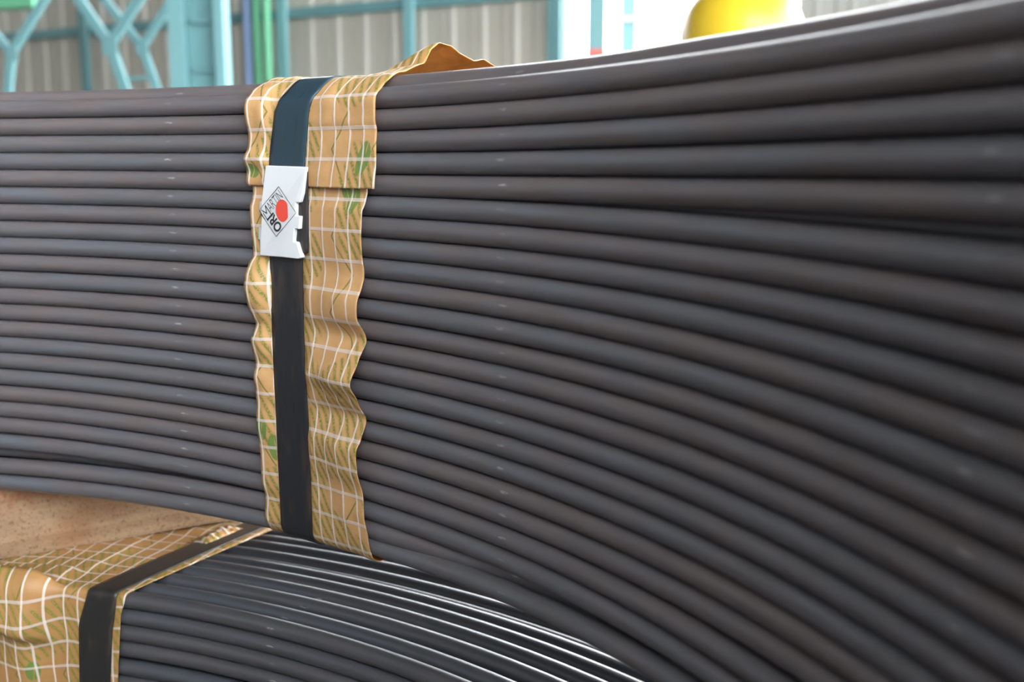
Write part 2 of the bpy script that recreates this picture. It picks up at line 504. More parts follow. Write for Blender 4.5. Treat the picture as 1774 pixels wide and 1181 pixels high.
# diagonal crane-girder braces to the left
def brace(label, segs, D, wpx, mat=M_TEALC, tie=None):
    base = at(segs[0][0][0], segs[0][0][1], D)
    t = thing('lattice_brace', label, 'brace', base, 'teal diagonal braces')
    for (x0, y0), (x1, y1) in segs:
        a = at(x0, y0, D); b = at(x1, y1, D)
        box_beam('bar', a, b, wpx / FPX * D, 0.07, mat, t, up=Vector((0, 1, 0)), bevel=0.004)
    if tie:
        box_beam('tie_bar', at(tie[0], tie[1], D), at(tie[2], tie[3], D), 0.06, 0.05, M_TEALD, t)
    g = at(segs[0][1][0], segs[0][1][1], D - 0.05)
    w = wpx / FPX * D
    box_beam('gusset_plate', g + Vector((0, 0, -w * 1.0)), g + Vector((0, 0, w * 0.9)), w * 1.5, 0.02, mat, t, up=Vector((0, 1, 0)))
brace('teal Y-shaped brace at the far left edge', [((4, 285), (20, 92)), ((20, 92), (-70, -10)), ((20, 92), (100, -40))], 11.0, 13)
brace('largest teal Y-shaped brace, left of the column', [((262, 285), (190, 78)), ((190, 78), (110, -40)), ((190, 78), (265, -40))], 11.5, 16)
brace('teal Y-shaped brace right beside the wide column', [((318, 285), (246, 82)), ((246, 82), (150, -40)), ((246, 82), (322, -40))], 12.5, 13, tie=(215, 137, 266, 134))
o = box_beam('light_housing', at(-30, 6, 13.0), at(62, 2, 13.0), 0.22, 0.16, M_GREEN); tag(o, 'green box-shaped housing at the top left corner', 'housing')

# posts in the bright opening
def door_post(x, wpx, D, label, red):
    q = at(x, 60, D); q.z = 0
    w = wpx / FPX * D
    t = thing('door_post', label, 'post', q)
    zs = at(x, 86, D).z if red else 0.0
    box_beam('shaft', q + Vector((0, 0, zs)), q + Vector((0, 0, 4.2)), w, w, M_TEALD if red else M_TEAL, t, up=Vector((0, 1, 0)), bevel=0.005)
    if red:
        box_beam('red_base', q, q + Vector((0, 0, zs)), w * 1.02, w * 1.02, M_REDP, t, up=Vector((0, 1, 0)), bevel=0.005)
    else:
        z = at(x, 35, D).z
        box_beam('collar', q + Vector((0, 0, z - .03)), q + Vector((0, 0, z + .03)), w * 1.6, w * 1.6, M_RIB, t, up=Vector((0, 1, 0)))
door_post(1033, 28, 12.0, 'teal post with red foot standing in the bright opening', True)
door_post(1088, 24, 14.0, 'thin pale teal post in the bright opening, nearer the yellow bollard', False)

# yellow dome-topped bollard beyond the coil
def bollard():
    D = 2.5
    q = at(1286, 50, D); q.z = 0
    zc = at(1286, 70, D).z
    r = 103 / FPX * D
    t = thing('bollard', 'big glossy yellow dome-topped bollard behind the coil rim', 'bollard', q)
    prof = [(r * 0.98, 0.02), (r, 0.05), (r, zc - 0.02)]
    for i in range(1, 13):
        a = i / 12 * math.pi / 2 * 0.985
        prof.append((r * math.cos(a), zc - 0.02 + 0.02 + r * math.sin(a)))
    lathe('dome_post', prof, 48, M_YEL, t, q)
    lathe('base_flange', [(r * 1.35, 0.0), (r * 1.35, 0.016), (r * 1.0, 0.02)], 40, M_YEL, t, q)
bollard()

# ================================================================ coils
NA = 180
ANG0 = list(range(12, 85, 6))
DH = [
    [0.16,0.14,0.08,0.02,-0.04,-0.10,-0.13,-0.14,-0.13,-0.12,-0.11,-0.11,-0.11],
    [0.26,0.23,0.16,0.07,-0.01,-0.08,-0.12,-0.14,-0.14,-0.12,-0.10,-0.09,-0.09],
    [0.23,0.22,0.16,0.08,-0.00,-0.08,-0.11,-0.11,-0.11,-0.10,-0.08,-0.08,-0.08],
    [0.16,0.15,0.10,0.03,-0.03,-0.09,-0.11,-0.11,-0.09,-0.07,-0.05,-0.05,-0.04],
    [0.15,0.13,0.07,-0.01,-0.06,-0.10,-0.11,-0.09,-0.06,-0.04,-0.02,-0.01,-0.01],
    [-0.23,-0.23,-0.21,-0.17,-0.13,-0.10,-0.09,-0.07,-0.04,-0.02,-0.00,0.01,0.01],
    [-0.26,-0.23,-0.18,-0.15,-0.11,-0.09,-0.09,-0.07,-0.04,-0.01,0.01,0.02,0.02],
    [-0.27,-0.24,-0.17,-0.12,-0.09,-0.09,-0.08,-0.06,-0.03,-0.00,0.02,0.04,0.04],
    [-0.30,-0.26,-0.17,-0.11,-0.09,-0.07,-0.06,-0.04,-0.01,0.02,0.05,0.07,0.08],
    [-0.28,-0.25,-0.16,-0.09,-0.06,-0.05,-0.05,-0.03,-0.01,0.02,0.05,0.07,0.07],
    [-0.29,-0.24,-0.13,-0.05,-0.04,-0.05,-0.05,-0.04,-0.03,-0.00,0.03,0.05,0.05],
    [-0.25,-0.21,-0.11,-0.05,-0.06,-0.08,-0.08,-0.07,-0.05,-0.01,0.04,0.07,0.08],
    [-0.24,-0.19,-0.09,-0.04,-0.06,-0.08,-0.10,-0.09,-0.06,-0.01,0.05,0.08,0.09],
    [-0.29,-0.21,-0.07,-0.02,-0.06,-0.09,-0.10,-0.09,-0.07,-0.01,0.05,0.09,0.10],
    [-0.15,-0.13,-0.05,-0.03,-0.07,-0.09,-0.10,-0.09,-0.07,-0.01,0.07,0.11,0.12],
    [-0.13,-0.11,-0.04,-0.03,-0.08,-0.12,-0.13,-0.13,-0.11,-0.03,0.06,0.13,0.14],
    [-0.11,-0.09,-0.03,-0.03,-0.10,-0.14,-0.16,-0.18,-0.16,-0.08,0.04,0.12,0.13],
    [0.06,0.06,0.04,-0.03,-0.12,-0.17,-0.19,-0.20,-0.18,-0.09,0.02,0.09,0.11],
    [0.07,0.07,0.05,-0.05,-0.15,-0.21,-0.22,-0.21,-0.18,-0.09,0.02,0.09,0.11],
    [-0.15,-0.15,-0.15,-0.15,-0.19,-0.23,-0.25,-0.26,-0.23,-0.13,0.01,0.10,0.12],
    [-0.19,-0.19,-0.19,-0.19,-0.21,-0.25,-0.28,-0.29,-0.26,-0.16,-0.05,0.04,0.06],
    [-0.21,-0.21,-0.21,-0.21,-0.21,-0.21,-0.23,-0.31,-0.40,-0.47,-0.52,-0.56,-0.57],
    [0.61,0.61,0.61,0.57,0.41,0.17,-0.05,-0.24,-0.40,-0.49,-0.56,-0.60,-0.61],
]
def interp(xs, ys, x):
    if x <= xs[0]: return ys[0]
    if x >= xs[-1]: return ys[-1]
    for i in range(len(xs) - 1):
        if x <= xs[i + 1]:
            f = (x - xs[i]) / (xs[i + 1] - xs[i])
            f = f
            return ys[i] + (ys[i + 1] - ys[i]) * f
def dh(k, a):
    # measured sag of each turn where the photo shows it; eases to the mean round the back
    a = a % 360
    if a > 280: a -= 360
    if a < 12:
        w = max(0, min(1, (a + 60) / 72)); return DH[k][0] * w
    if a > 84:
        w = max(0, min(1, (160 - a) / 76)); return DH[k][-1] * w
    return interp(ANG0, DH[k], a)

def ring(name, cx, cy, fr, fh, rt, parent, ns=14, na=NA, mat=None):
    """one turn of rod: fr(angle) radius and fh(angle) height in rod diameters"""
    verts, faces, uvs = [], [], []
    for i in range(na):
        a = 360.0 * i / na
        r = fr(a); h = fh(a); ca, sa = math.cos(rad(a)), math.sin(rad(a))
        for j in range(ns):
            b = 2 * math.pi * j / ns
            rr = r - rt * math.cos(b)
            verts.append(((cx + rr * ca) * P, (cy + rr * sa) * P, (H0 + h + rt * math.sin(b)) * P))
    for i in range(na):
        i2 = (i + 1) % na
        for j in range(ns):
            j2 = (j + 1) % ns
            faces.append((i * ns + j, i2 * ns + j, i2 * ns + j2, i * ns + j2))
            u0, u1 = 360.0 * i / na, 360.0 * (i + 1) / na
            v0 = j / ns if j < ns * 0.75 else j / ns - 1
            v1 = v0 + 1 / ns
            uvs += [(u0, v0), (u1, v0), (u1, v1), (u0, v1)]
    return mesh_obj(name, verts, faces, mat or M_STEEL, parent, smooth=True, uvs=uvs)

HT = 3.366
RC = RI + 0.42
NLAY = 13
def wob(seed, amp):
    ph = [random.uniform(0, 6.28) for _ in range(3)]
    return lambda a: amp * (0.5 * math.sin(rad(a) + ph[0]) + 0.3 * math.sin(2 * rad(a) + ph[1]) + 0.2 * math.sin(3 * rad(a) + ph[2]))

upper = thing('rod_coil', 'upper dark steel rod coil bound by strap with white clip', 'coil', (0, 0, 0))
def rout22(a):
    a = a % 360
    if a > 280: a -= 360
    f = max(0, min(1, (50 - a) / 12)); f = f * f * (3 - 2 * f)
    if a < -10: f *= max(0, 1 - (-10 - a) / 40)
    return f
for k in range(23):
    base = HT - k - 0.5
    w = wob(k, 0.03)
    if k == 21:
        fr = lambda a, w=w: RC + w(a) + 0.92 * rout22(a)
    elif k == 0:
        fr = lambda a, w=w: RC + 0.02
    else:
        fr = lambda a, w=w: RC + w(a)
    ring('strand', 0, 0, fr, lambda a, k=k, base=base: base + dh(k, a), 0.497, upper, 16)
# turns lying behind the inner face
for k in range(22):
    base = HT - k - 1.0
    w = wob(k, 0.05)
    ring('strand', 0, 0, lambda a, w=w: RC + 0.90 + w(a), lambda a, k=k, base=base: base + (dh(k, a) + dh(k + 1, a)) / 2, 0.49, upper, 8, 120)
# top layer, bottom layer, outer face
RIM_A = [12, 21.8, 25, 30.6, 34, 36.8, 42, 59, 75, 90]
RIM_H = [0.26, 0.25, 0.23, 0.20, 0.10, 0.04, 0.03, 0.02, 0.03, 0.03]
def rim(a):
    a = a % 360
    if a > 280: a -= 360
    if a < 12: return 0.26 * max(0, min(1, (a + 60) / 72))
    return interp(RIM_A, RIM_H, a)
for j in range(NLAY):
    w = wob(j, 0.05 if j else 0.012)
    ring('strand', 0, 0, lambda a, j=j: RC + 0.9 + j * 1.0, lambda a, w=w, j=j: HT - 0.07 + w(a) + (rim(a) if j == 0 else (rim(a) * 0.5 if j == 1 else (0.07 if j == 2 else 0))), 0.495, upper, 14 if j < 3 else 8, NA if j < 3 else 120)
    ring('strand', 0, 0, lambda a, j=j: RC + 1.0 + j * 1.0, lambda a, w=w: HT - 22.5 + w(a) + dh(22, a) * (0.0 if a < 50 else 1.0) * 0.9, 0.495, upper, 8, 120)
for k in range(22):
    w = wob(k, 0.06)
    ring('strand', 0, 0, lambda a, w=w: RC + NLAY + 0.3 + w(a), lambda a, k=k: HT - k - 0.75, 0.49, upper, 8, 120)

# lower coil, set slightly off the upper one
LX, LY = 5.07, -3.10
LTOP = -25.2
LROWS = 22
lower = thing('rod_coil', 'lower dark steel rod coil under the wooden bearer, partly paper wrapped', 'coil', (LX * P, LY * P, 0))
TOPR = [0.5, 1.93, 3.64, 5.0, 6.25, 7.2, 8.1, 8.95, 10.4, 11.5, 12.6]
TOPH = [0, 0, 0, 0, 0, 0.02, -0.25, 0.02, 0.0, 0.0, 0.0]
for j, q in enumerate(TOPR):
    w = wob(j, 0.04)
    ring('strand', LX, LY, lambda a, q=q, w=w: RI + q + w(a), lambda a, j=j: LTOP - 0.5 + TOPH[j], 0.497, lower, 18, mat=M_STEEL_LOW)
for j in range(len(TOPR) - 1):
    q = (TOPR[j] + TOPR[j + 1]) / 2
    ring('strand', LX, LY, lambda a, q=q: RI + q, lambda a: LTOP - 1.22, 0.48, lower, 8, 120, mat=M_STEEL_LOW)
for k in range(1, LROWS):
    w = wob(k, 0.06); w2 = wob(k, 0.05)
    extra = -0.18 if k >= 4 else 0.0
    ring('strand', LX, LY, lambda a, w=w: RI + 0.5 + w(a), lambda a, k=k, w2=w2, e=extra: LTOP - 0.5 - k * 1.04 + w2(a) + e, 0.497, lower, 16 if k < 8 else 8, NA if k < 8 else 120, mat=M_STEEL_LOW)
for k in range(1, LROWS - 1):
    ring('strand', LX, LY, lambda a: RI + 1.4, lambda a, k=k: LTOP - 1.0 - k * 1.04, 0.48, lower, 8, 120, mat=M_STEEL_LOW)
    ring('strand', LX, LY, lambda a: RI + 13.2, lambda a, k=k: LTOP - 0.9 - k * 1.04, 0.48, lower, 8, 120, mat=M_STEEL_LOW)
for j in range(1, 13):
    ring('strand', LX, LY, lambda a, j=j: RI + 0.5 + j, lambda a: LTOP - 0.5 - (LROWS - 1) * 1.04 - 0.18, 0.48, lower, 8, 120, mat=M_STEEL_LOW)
LBOT = LTOP - 1.0 - (LROWS - 1) * 1.04 - 0.18

# ================================================================ timber bearers
def bearer(label, x0, y0, dx, dy, length, width, z0, z1, group):
    """rough sawn timber: x0,y0 plan start of its near lower edge (rod diameters)"""
    d = Vector((dx, dy, 0)).normalized(); n = Vector((-d.y, d.x, 0))
    nx, nz = 40, 8
    verts, faces = [], []
    sec = []
    for i in range(5): sec.append((0.0, i / 4))
    for i in range(1, 5): sec.append((i / 4, 1.0))
    for i in range(1, 5): sec.append((1.0, 1 - i / 4))
    for i in range(1, 4): sec.append((1 - i / 4, 0.0))
    m = len(sec)
    for i in range(nx + 1):
        s = length * i / nx
        for (a, b) in sec:
            q = Vector((x0, y0, 0)) + d * s + n * (a * width)
            z = z0 + (z1 - z0) * b
            k = 0.10 * noise.noise(Vector((s * 0.25, a * 3, b * 2.5 + z0)))
            wane = 0.28 * max(0, 1 - b / 0.22) * (1 + 0.6 * noise.noise(Vector((s * 0.4, 3.0, z0)))) if a < 0.1 else 0
            q = q + n * (k * (1 if a < 0.5 else -1) * (0 if 0 < a < 1 else 1) + wane)
            verts.append((q.x * P, q.y * P, (H0 + z) * P))
    for i in range(nx):
        for j in range(m):
            j2 = (j + 1) % m
            faces.append((i * m + j, (i + 1) * m + j, (i + 1) * m + j2, i * m + j2))
    faces.append(tuple(range(m))[::-1]); faces.append(tuple(nx * m + j for j in range(m)))
    o = mesh_obj('timber_bearer', verts, faces, M_WOOD, None)
    bm = bmesh.new(); bm.from_mesh(o.data); bmesh.ops.recalc_face_normals(bm, faces=bm.faces); bm.to_mesh(o.data); bm.free()
    # origin at the timber's own start
    c = Vector((x0 * P, y0 * P, (H0 + z0) * P)); ang = math.atan2(d.y, d.x)
    from mathutils import Matrix
    M = Matrix.Translation(c) @ Matrix.Rotation(ang, 4, 'Z')
    o.data.transform(M.inverted()); o.matrix_world = M
    tag(o, label, 'timber', group)
    return o
BDX, BDY = 24.87 - 12.64, 64.55 - 57.30
bd = Vector((BDX, BDY)).normalized()
bearer('rough timber bearer between the coils at the left', 12.64 - bd.x * 3.2, 57.30 - bd.y * 3.2, BDX, BDY, 21.0, 7.0, LTOP + 0.24, -20.26, 'bearers between the coils')
for a, lab in ((195, 'timber bearer between the coils on the left rear side'), (318, 'timber bearer between the coils on the near right side')):
    ca, sa = math.cos(rad(a)), math.sin(rad(a))
    bearer(lab, (RI + 0.5) * ca + 3 * sa, (RI + 0.5) * sa - 3 * ca, ca, sa, 12.0, 6.0, LTOP + 0.02, -19.75, 'bearers between the coils')
for a, lab in ((78, 'timber bearer on the floor below the lower coil, far side'), (198, 'timber bearer on the floor below the lower coil, left side'), (318, 'timber bearer on the floor below the lower coil, rear side')):
    ca, sa = math.cos(rad(a)), math.sin(rad(a))
    bearer(lab, LX + (RI - 1) * ca + 3 * sa, LY + (RI - 1) * sa - 3 * ca, ca, sa, 16.0, 6.0, -H0 + 0.01, LBOT - 0.01, 'bearers under the lower coil')

# ================================================================ paper sheets and straps
def smooth_path(pts, it=2):
    for _ in range(it):
        q = [pts[0]]
        for a, b in zip(pts, pts[1:]):
            q.append((a[0] * .75 + b[0] * .25, a[1] * .75 + b[1] * .25))
            q.append((a[0] * .25 + b[0] * .75, a[1] * .25 + b[1] * .75))
        q.append(pts[-1]); pts = q
    return pts
def resample(pts, step):
    out = [pts[0]]; acc = 0.0
    for a, b in zip(pts, pts[1:]):
        L = math.hypot(b[0] - a[0], b[1] - a[1])
        if L < 1e-6: continue
        n = max(1, int(round(L / step)))
        for i in range(1, n + 1):
            out.append((a[0] + (b[0] - a[0]) * i / n, a[1] + (b[1] - a[1]) * i / n))
    return out

def band(name, cx, cy, path, aL, aR, disp, mats, parent, ncol, step=0.14, thick=0.03, vzero=0.0, smooth=True, R=None, warp=0.0):
    """sheet that follows path (offset outward of the eye, height); aL/aR edge angles as functions of path point;
    disp(i, rho, h, t) moves it off the coil along the local normal"""
    R = R or RI
    pts = resample(smooth_path(path), step)
    n = len(pts); s = [0.0]
    for a, b in zip(pts, pts[1:]):
        s.append(s[-1] + math.hypot(b[0] - a[0], b[1] - a[1]))
    verts, faces, uvs, vuv = [], [], [], []
    for i, (q, h) in enumerate(pts):
        a = pts[max(0, i - 1)]; b = pts[min(n - 1, i + 1)]
        tx, tz = b[0] - a[0], b[1] - a[1]; L = math.hypot(tx, tz)
        nx, nz = tz / L, -tx / L            # path runs from the top, inwards, down: normal points off the coil
        l, r = aL(q, h), aR(q, h)
        for j in range(ncol + 1):
            t = j / ncol
            ang = l + (r - l) * t
            d = disp(s[i], q, h, t)
            rr = R + q + nx * d; hh = h + nz * d
            verts.append(((cx + rr * math.cos(rad(ang))) * P, (cy + rr * math.sin(rad(ang))) * P, (H0 + hh) * P))
            uu = (l - ang) * R * math.pi / 180; vv = s[i] + vzero
            if warp:
                wv = noise.noise_vector(Vector((uu * 0.35, vv * 0.35, 4.0))) * warp
                uu += wv.x; vv += wv.y
            vuv.append((uu, vv))
    for i in range(n - 1):
        for j in range(ncol):
            f = (i * (ncol + 1) + j, (i + 1) * (ncol + 1) + j, (i + 1) * (ncol + 1) + j + 1, i * (ncol + 1) + j + 1)
            faces.append(f); uvs += [vuv[k] for k in f]
    o = mesh_obj(name, verts, faces, mats, parent, smooth=smooth, uvs=uvs)
    md = o.modifiers.new('thickness', 'SOLIDIFY')
    md.thickness = thick * P; md.offset = -1.0
    if len(mats) > 1:
        md.material_offset = 1; md.material_offset_rim = 0
    return o
def tabf(tab, idx):
    xs = [-r[0] for r in tab]; ys = [r[idx] for r in tab]
    def f(h):
        x = -h
        if x <= xs[0]: return ys[0]
        if x >= xs[-1]: return ys[-1]
        for i in range(len(xs) - 1):
            if x <= xs[i + 1]:
                w = xs[i + 1] - xs[i]; u = (x - xs[i]) / w
                m0 = (ys[i + 1] - ys[max(0, i - 1)]) / (xs[i + 1] - xs[max(0, i - 1)]) * w
                m1 = (ys[min(len(xs) - 1, i + 2)] - ys[i]) / (xs[min(len(xs) - 1, i + 2)] - xs[i]) * w
                a = u * u * (3 - 2 * u)
                return ys[i] * (1 - a) + ys[i + 1] * a + 0.6 * (m0 * u * (1 - u) ** 2 - m1 * u * u * (1 - u))
    return f
def sstep(x, a, b):
    t = max(0.0, min(1.0, (x - a) / (b - a))); return t * t * (3 - 2 * t)

LE = [(3.1, 0.18), (2.67, 0.33), (1.89, 0.28), (1.22, 0.13), (0.55, 0.16), (-0.06, 0.4), (-0.64, 0.12), (-1.19, 0.15), (-1.54, 0.02), (-2.22, 0.24), (-2.92, 0.26), (-3.72, 0.23), (-4.43, 0.17), (-4.94, 0.17), (-5.36, 0.52), (-5.99, 0.81), (-6.49, 0.89), (-7.22, 0.78), (-8.07, 0.42), (-8.52, 0.21), (-9.35, 0.57), (-9.82, 0.51), (-10.63, 0.27), (-11.34, 0.48), (-12.13, 0.41), (-12.78, 0.34), (-13.93, 0.43), (-14.81, 0.31), (-15.59, 0.23), (-16.67, 0.24), (-17.26, 0.2), (-17.97, 0.01), (-19.0, 0.07), (-19.55, 0.08)]
RU = [(3.15, 0.0), (2.76, 0.12), (2.19, 0.1), (1.61, 0.12), (1.32, 0.04), (0.65, 0.08), (0.08, 0.08), (-0.91, 0.18), (-1.39, 0.22)]
RL = [(-0.69, 0.1), (-1.46, 0.23), (-1.81, 0.22), (-2.7, 0.36), (-3.6, 0.4), (-4.62, 0.31), (-5.49, 0.2), (-5.95, 0.31), (-6.71, 0.65), (-7.51, 0.62), (-8.57, 0.06), (-9.57, 0.54), (-10.67, 1.1), (-11.65, 0.54), (-12.55, 0.06), (-13.44, 0.37), (-14.06, 0.73), (-15.17, 0.62), (-16.31, 0.31), (-17.41, 0.25), (-18.64, 0.14), (-19.44, 0.0)]
RLA = [(-0.69, 49.02), (-2.7, 49.08), (-5.5, 49.2), (-8.6, 49.31), (-12.5, 49.45), (-16.3, 49.56), (-19.4, 49.43)]
fLE, fRU, fRL, fRLA = tabf(LE, 1), tabf(RU, 1), tabf(RL, 1), tabf(RLA, 1)
FLAP = [(0.0, 0.0), (1.5, 0.05), (2.2, 0.35), (2.8, 0.52), (3.25, 1.2), (3.8, 1.55), (4.6, 1.45), (5.2, 1.12), (6.2, 0.85), (6.9, 0.97), (7.7, 0.7), (9.5, 0.4)]
def flap(q): return interp([r[0] for r in FLAP], [r[1] for r in FLAP], q)

# strap spans 55.8 .. 53.5 degrees
def disp_top(s, q, h, t):
    cr = 0.05 * noise.noise(Vector((t * 9, s * 0.8, 1.0))) + 0.02 * noise.noise(Vector((t * 30, s * 3.0, 5.0)))
    m = sstep(t, 0.42, 0.30) if t < 0.42 else sstep(t, 0.42, 0.62)
    if t < 0.42: m = 1 - sstep(t, 0.10, 0.22)
    face = 1.0 if q < 0.15 else max(0.0, 1 - (q - 0.15) / 0.8)
    d = face * m * (fLE(h) if t < 0.3 else fRU(h))
    if q > 0.15:
        d += flap(q) * sstep(t, 0.50, 1.0) + (0.22 * sstep(q, 0.8, 2.2) * (1 - sstep(t, 0.1, 0.35)))
    return max(-0.02, d + cr * max(0.15, m))
PATH_TOP = [(9.6, 3.93), (6.0, 3.93), (2.2, 3.93), (1.5, 3.93), (1.05, 3.90), (0.42, 3.52), (-0.04, 3.10), (-0.26, 2.6), (-0.26, 1.5), (-0.28, -1.40)]
sheet_a = band('wrapping_paper', 0, 0, PATH_TOP, lambda q, h: 57.1 + 0.25 * sstep(-h, -1, 1.4), lambda q, h: 48.22, disp_top,
     [M_PAPER_TOP, M_KRAFT], None, 56, 0.12, 0.03, vzero=-(9.6 + 3.0))
tag(sheet_a, 'short printed kraft paper over the upper coil rim with lifted flap', 'wrapping paper')

def disp_side(s, q, h, t):
    cr = 0.06 * noise.noise(Vector((t * 8, s * 0.9, 11.0))) + 0.02 * noise.noise(Vector((t * 28, s * 3.0, 3.0)))
    wL, wR = 0.19, 0.50
    if t < 0.34: m = 1 - sstep(t, wL - 0.13, wL + 0.02); b = fLE(h)
    else: m = 0.45 * sstep(t, wR - 0.10, wR + 0.02) + 0.55 * sstep(t, wR, wR + 0.34); b = fRL(h) * 1.0
    face = 1.0 if h > -19.4 and q < 0.2 else 0.0
    if h > -1.6: m *= 0.0
    elif h > -2.4: m *= (-1.6 - h) / 0.8
    return max(-0.01, face * m * b + cr * max(0.1, m) * (1 if h < -2 else 0))
PATH_SIDE = [(-0.20, -0.3), (-0.20, -1.2), (-0.20, -19.0), (-0.16, -19.5), (0.05, -19.85), (0.45, -20.05), (2.5, -20.1), (7.0, -20.1)]
sheet_b = band('wrapping_paper', 0, 0, PATH_SIDE, lambda q, h: 57.1, lambda q, h: fRLA(h), disp_side,
     [M_PAPER_SIDE, M_KRAFT], None, 56, 0.12, 0.03, vzero=0.3)
tag(sheet_b, 'long wavy printed kraft paper strip down the upper coil face', 'wrapping paper')

# strap of the upper coil
SE = [(3.3, 54.70, 52.45), (2.77, 54.94, 52.63), (2.08, 55.22, 52.82), (-0.31, 55.67, 53.18), (-4.9, 55.88, 53.56), (-9.5, 55.92, 53.65), (-14.0, 55.87, 53.52), (-18.7, 55.82, 53.52)]
fSL, fSR = tabf(SE, 1), tabf(SE, 2)
strap = thing('steel_strap', 'blue-black steel strap down the upper coil under the white clip', 'strap',
              ((RI * math.cos(rad(54.6))) * P, (RI * math.sin(rad(54.6))) * P, (H0 - 20) * P))
PATH_STRAP = [(11.0, 4.02), (4.0, 4.02), (1.9, 4.02), (1.3, 4.0), (0.70, 3.82), (-0.14, 3.10), (-0.38, 2.64), (-0.40, 1.6), (-0.40, -18.9), (-0.36, -19.5), (0.0, -19.95), (0.6, -20.18), (3.0, -20.22), (8.0, -20.22)]
PATH_STRAP_UP = [p_ for p_ in PATH_STRAP if p_[1] > 1.0] + [(-0.40, -0.4), (-0.46, -2.4)]
PATH_STRAP_DN = [(-0.40, -1.2)] + [p_ for p_ in PATH_STRAP if p_[1] < -1.0]
band('strap_end', 0, 0, PATH_STRAP_UP, lambda q, h: fSL(h), lambda q, h: fSR(h), lambda s, q, h, t: 0.0, [M_STRAP_UP], strap, 8, 0.10, 0.07)['label'] = 'bluish upper end of the strap'
band('strap_band', 0, 0, PATH_STRAP_DN, lambda q, h: fSL(h), lambda q, h: fSR(h), lambda s, q, h, t: 0.0, [M_STRAP], strap, 8, 0.10, 0.07)
PATH_TAIL = [(-0.52, -0.55), (-0.52, -0.9), (-0.52, -4.62)]
band('strap_tail', 0, 0, PATH_TAIL, lambda q, h: 55.2, lambda q, h: 52.82 + (-h) * 0.04, lambda s, q, h, t: 0.0, [M_STRAP], strap, 6, 0.2, 0.07)

# ---------------------------------------------------------------- white seal clip with printed emblem
CLIP = [(55.585, -0.362), (52.801, -0.417), (52.91, -1.0), (53.045, -1.671), (53.252, -2.137), (53.528, -2.158), (53.579, -2.781), (53.263, -2.799), (53.356, -3.442), (53.685, -3.437), (53.799, -4.07), (53.552, -4.087), (53.258, -4.844), (53.53, -4.916), (54.67, -4.891), (56.377, -4.906), (56.348, -4.094), (56.498, -4.101), (56.403, -3.451), (56.128, -3.441), (56.022, -2.797), (56.217, -2.803), (56.282, -2.485), (56.18, -2.148), (56.013, -2.13)]
def face_pt(ang, h, q):
    return Vector(((RI + q) * math.cos(rad(ang)) * P, (RI + q) * math.sin(rad(ang)) * P, (H0 + h) * P))
clip = thing('strap_clip', 'white folded steel clip with red-circle emblem on the strap', 'clip', face_pt(54.6, -4.9, -0.6))
def clip_body():
    bm = bmesh.new()
    loc = Vector(clip.location)
    n = len(CLIP)
    def q_at(a):
        # plate rolls back towards the strap along both long edges
        e = max(0.0, abs(a - 54.6) - 1.15)
        return -0.72 + 0.16 * min(1.0, e / 0.7) ** 2
    front = [bm.verts.new(face_pt(a, h, q_at(a)) - loc) for a, h in CLIP]
    back = [bm.verts.new(face_pt(a, h, -0.44) - loc) for a, h in CLIP]
    bm.faces.new(front)
    bm.faces.new(back[::-1])
    for i in range(n):
        j = (i + 1) % n
        bm.faces.new((front[i], back[i], back[j], front[j]))
    bmesh.ops.recalc_face_normals(bm, faces=bm.faces)
    me = bpy.data.meshes.new('plate'); bm.to_mesh(me); bm.free()
    me.materials.append(M_WHITE)
    o = link(bpy.data.objects.new('plate', me), clip)
    bv = o.modifiers.new('edges', 'BEVEL'); bv.width = 0.05 * P; bv.segments = 3; bv.limit_method = 'ANGLE'; bv.angle_limit = rad(40)
clip_body()
EQ = -0.722
def emblem_map(pts, T, L, B):
    """square coordinates (along the upper-left edge, along the lower-left edge) to the plate"""
    out = []
    for x, y in pts:
        a = L[0] + (T[0] - L[0]) * x + (B[0] - L[0]) * y
        h = L[1] + (T[1] - L[1]) * x + (B[1] - L[1]) * y
        e = max(0.0, abs(a - 54.6) - 1.15)
        out.append(face_pt(a, h, EQ - 0.004 + 0.16 * min(1.0, e / 0.7) ** 2))
    return out
ET, EL, EB, ER = (54.694, -1.389), (56.184, -2.598), (55.01, -3.864), (53.72, -2.70)
def emblem_line(a, b, w, parent):
    n = 14
    d = Vector((b[0] - a[0], b[1] - a[1])).normalized(); m = Vector((-d.y, d.x)) * w / 2
    pts = []
    for i in range(n + 1):
        c = Vector(a).lerp(Vector(b), i / n)
        pts += [tuple(c + m), tuple(c - m)]
    V = emblem_map(pts, ET, EL, EB)
    V2 = [v + Vector((math.cos(rad(54.6)), math.sin(rad(54.6)), 0)) * 0.02 * P for v in V]
    F = []
    for i in range(n):
        F.append((2 * i, 2 * i + 1, 2 * i + 3, 2 * i + 2))
    return mesh_obj('printed_line', V, F, M_INK, parent)
emb = bpy.data.objects.new('emblem', None); emb.empty_display_size = 0.01; link(emb, clip)
emb['label'] = 'diamond emblem lettered ORI MARTIN with a red disc'
for a, b in (((0, 0), (1, 0)), ((0, 0), (0, 1)), ((0, 1), (1, 1)), ((1, 0), (1, 1))):
    emblem_line(a, b, 0.018, emb)
for o_ in (0.035,):
    emblem_line((o_ * 0, 0.0), (0.0, 0.35), 0.03, emb)
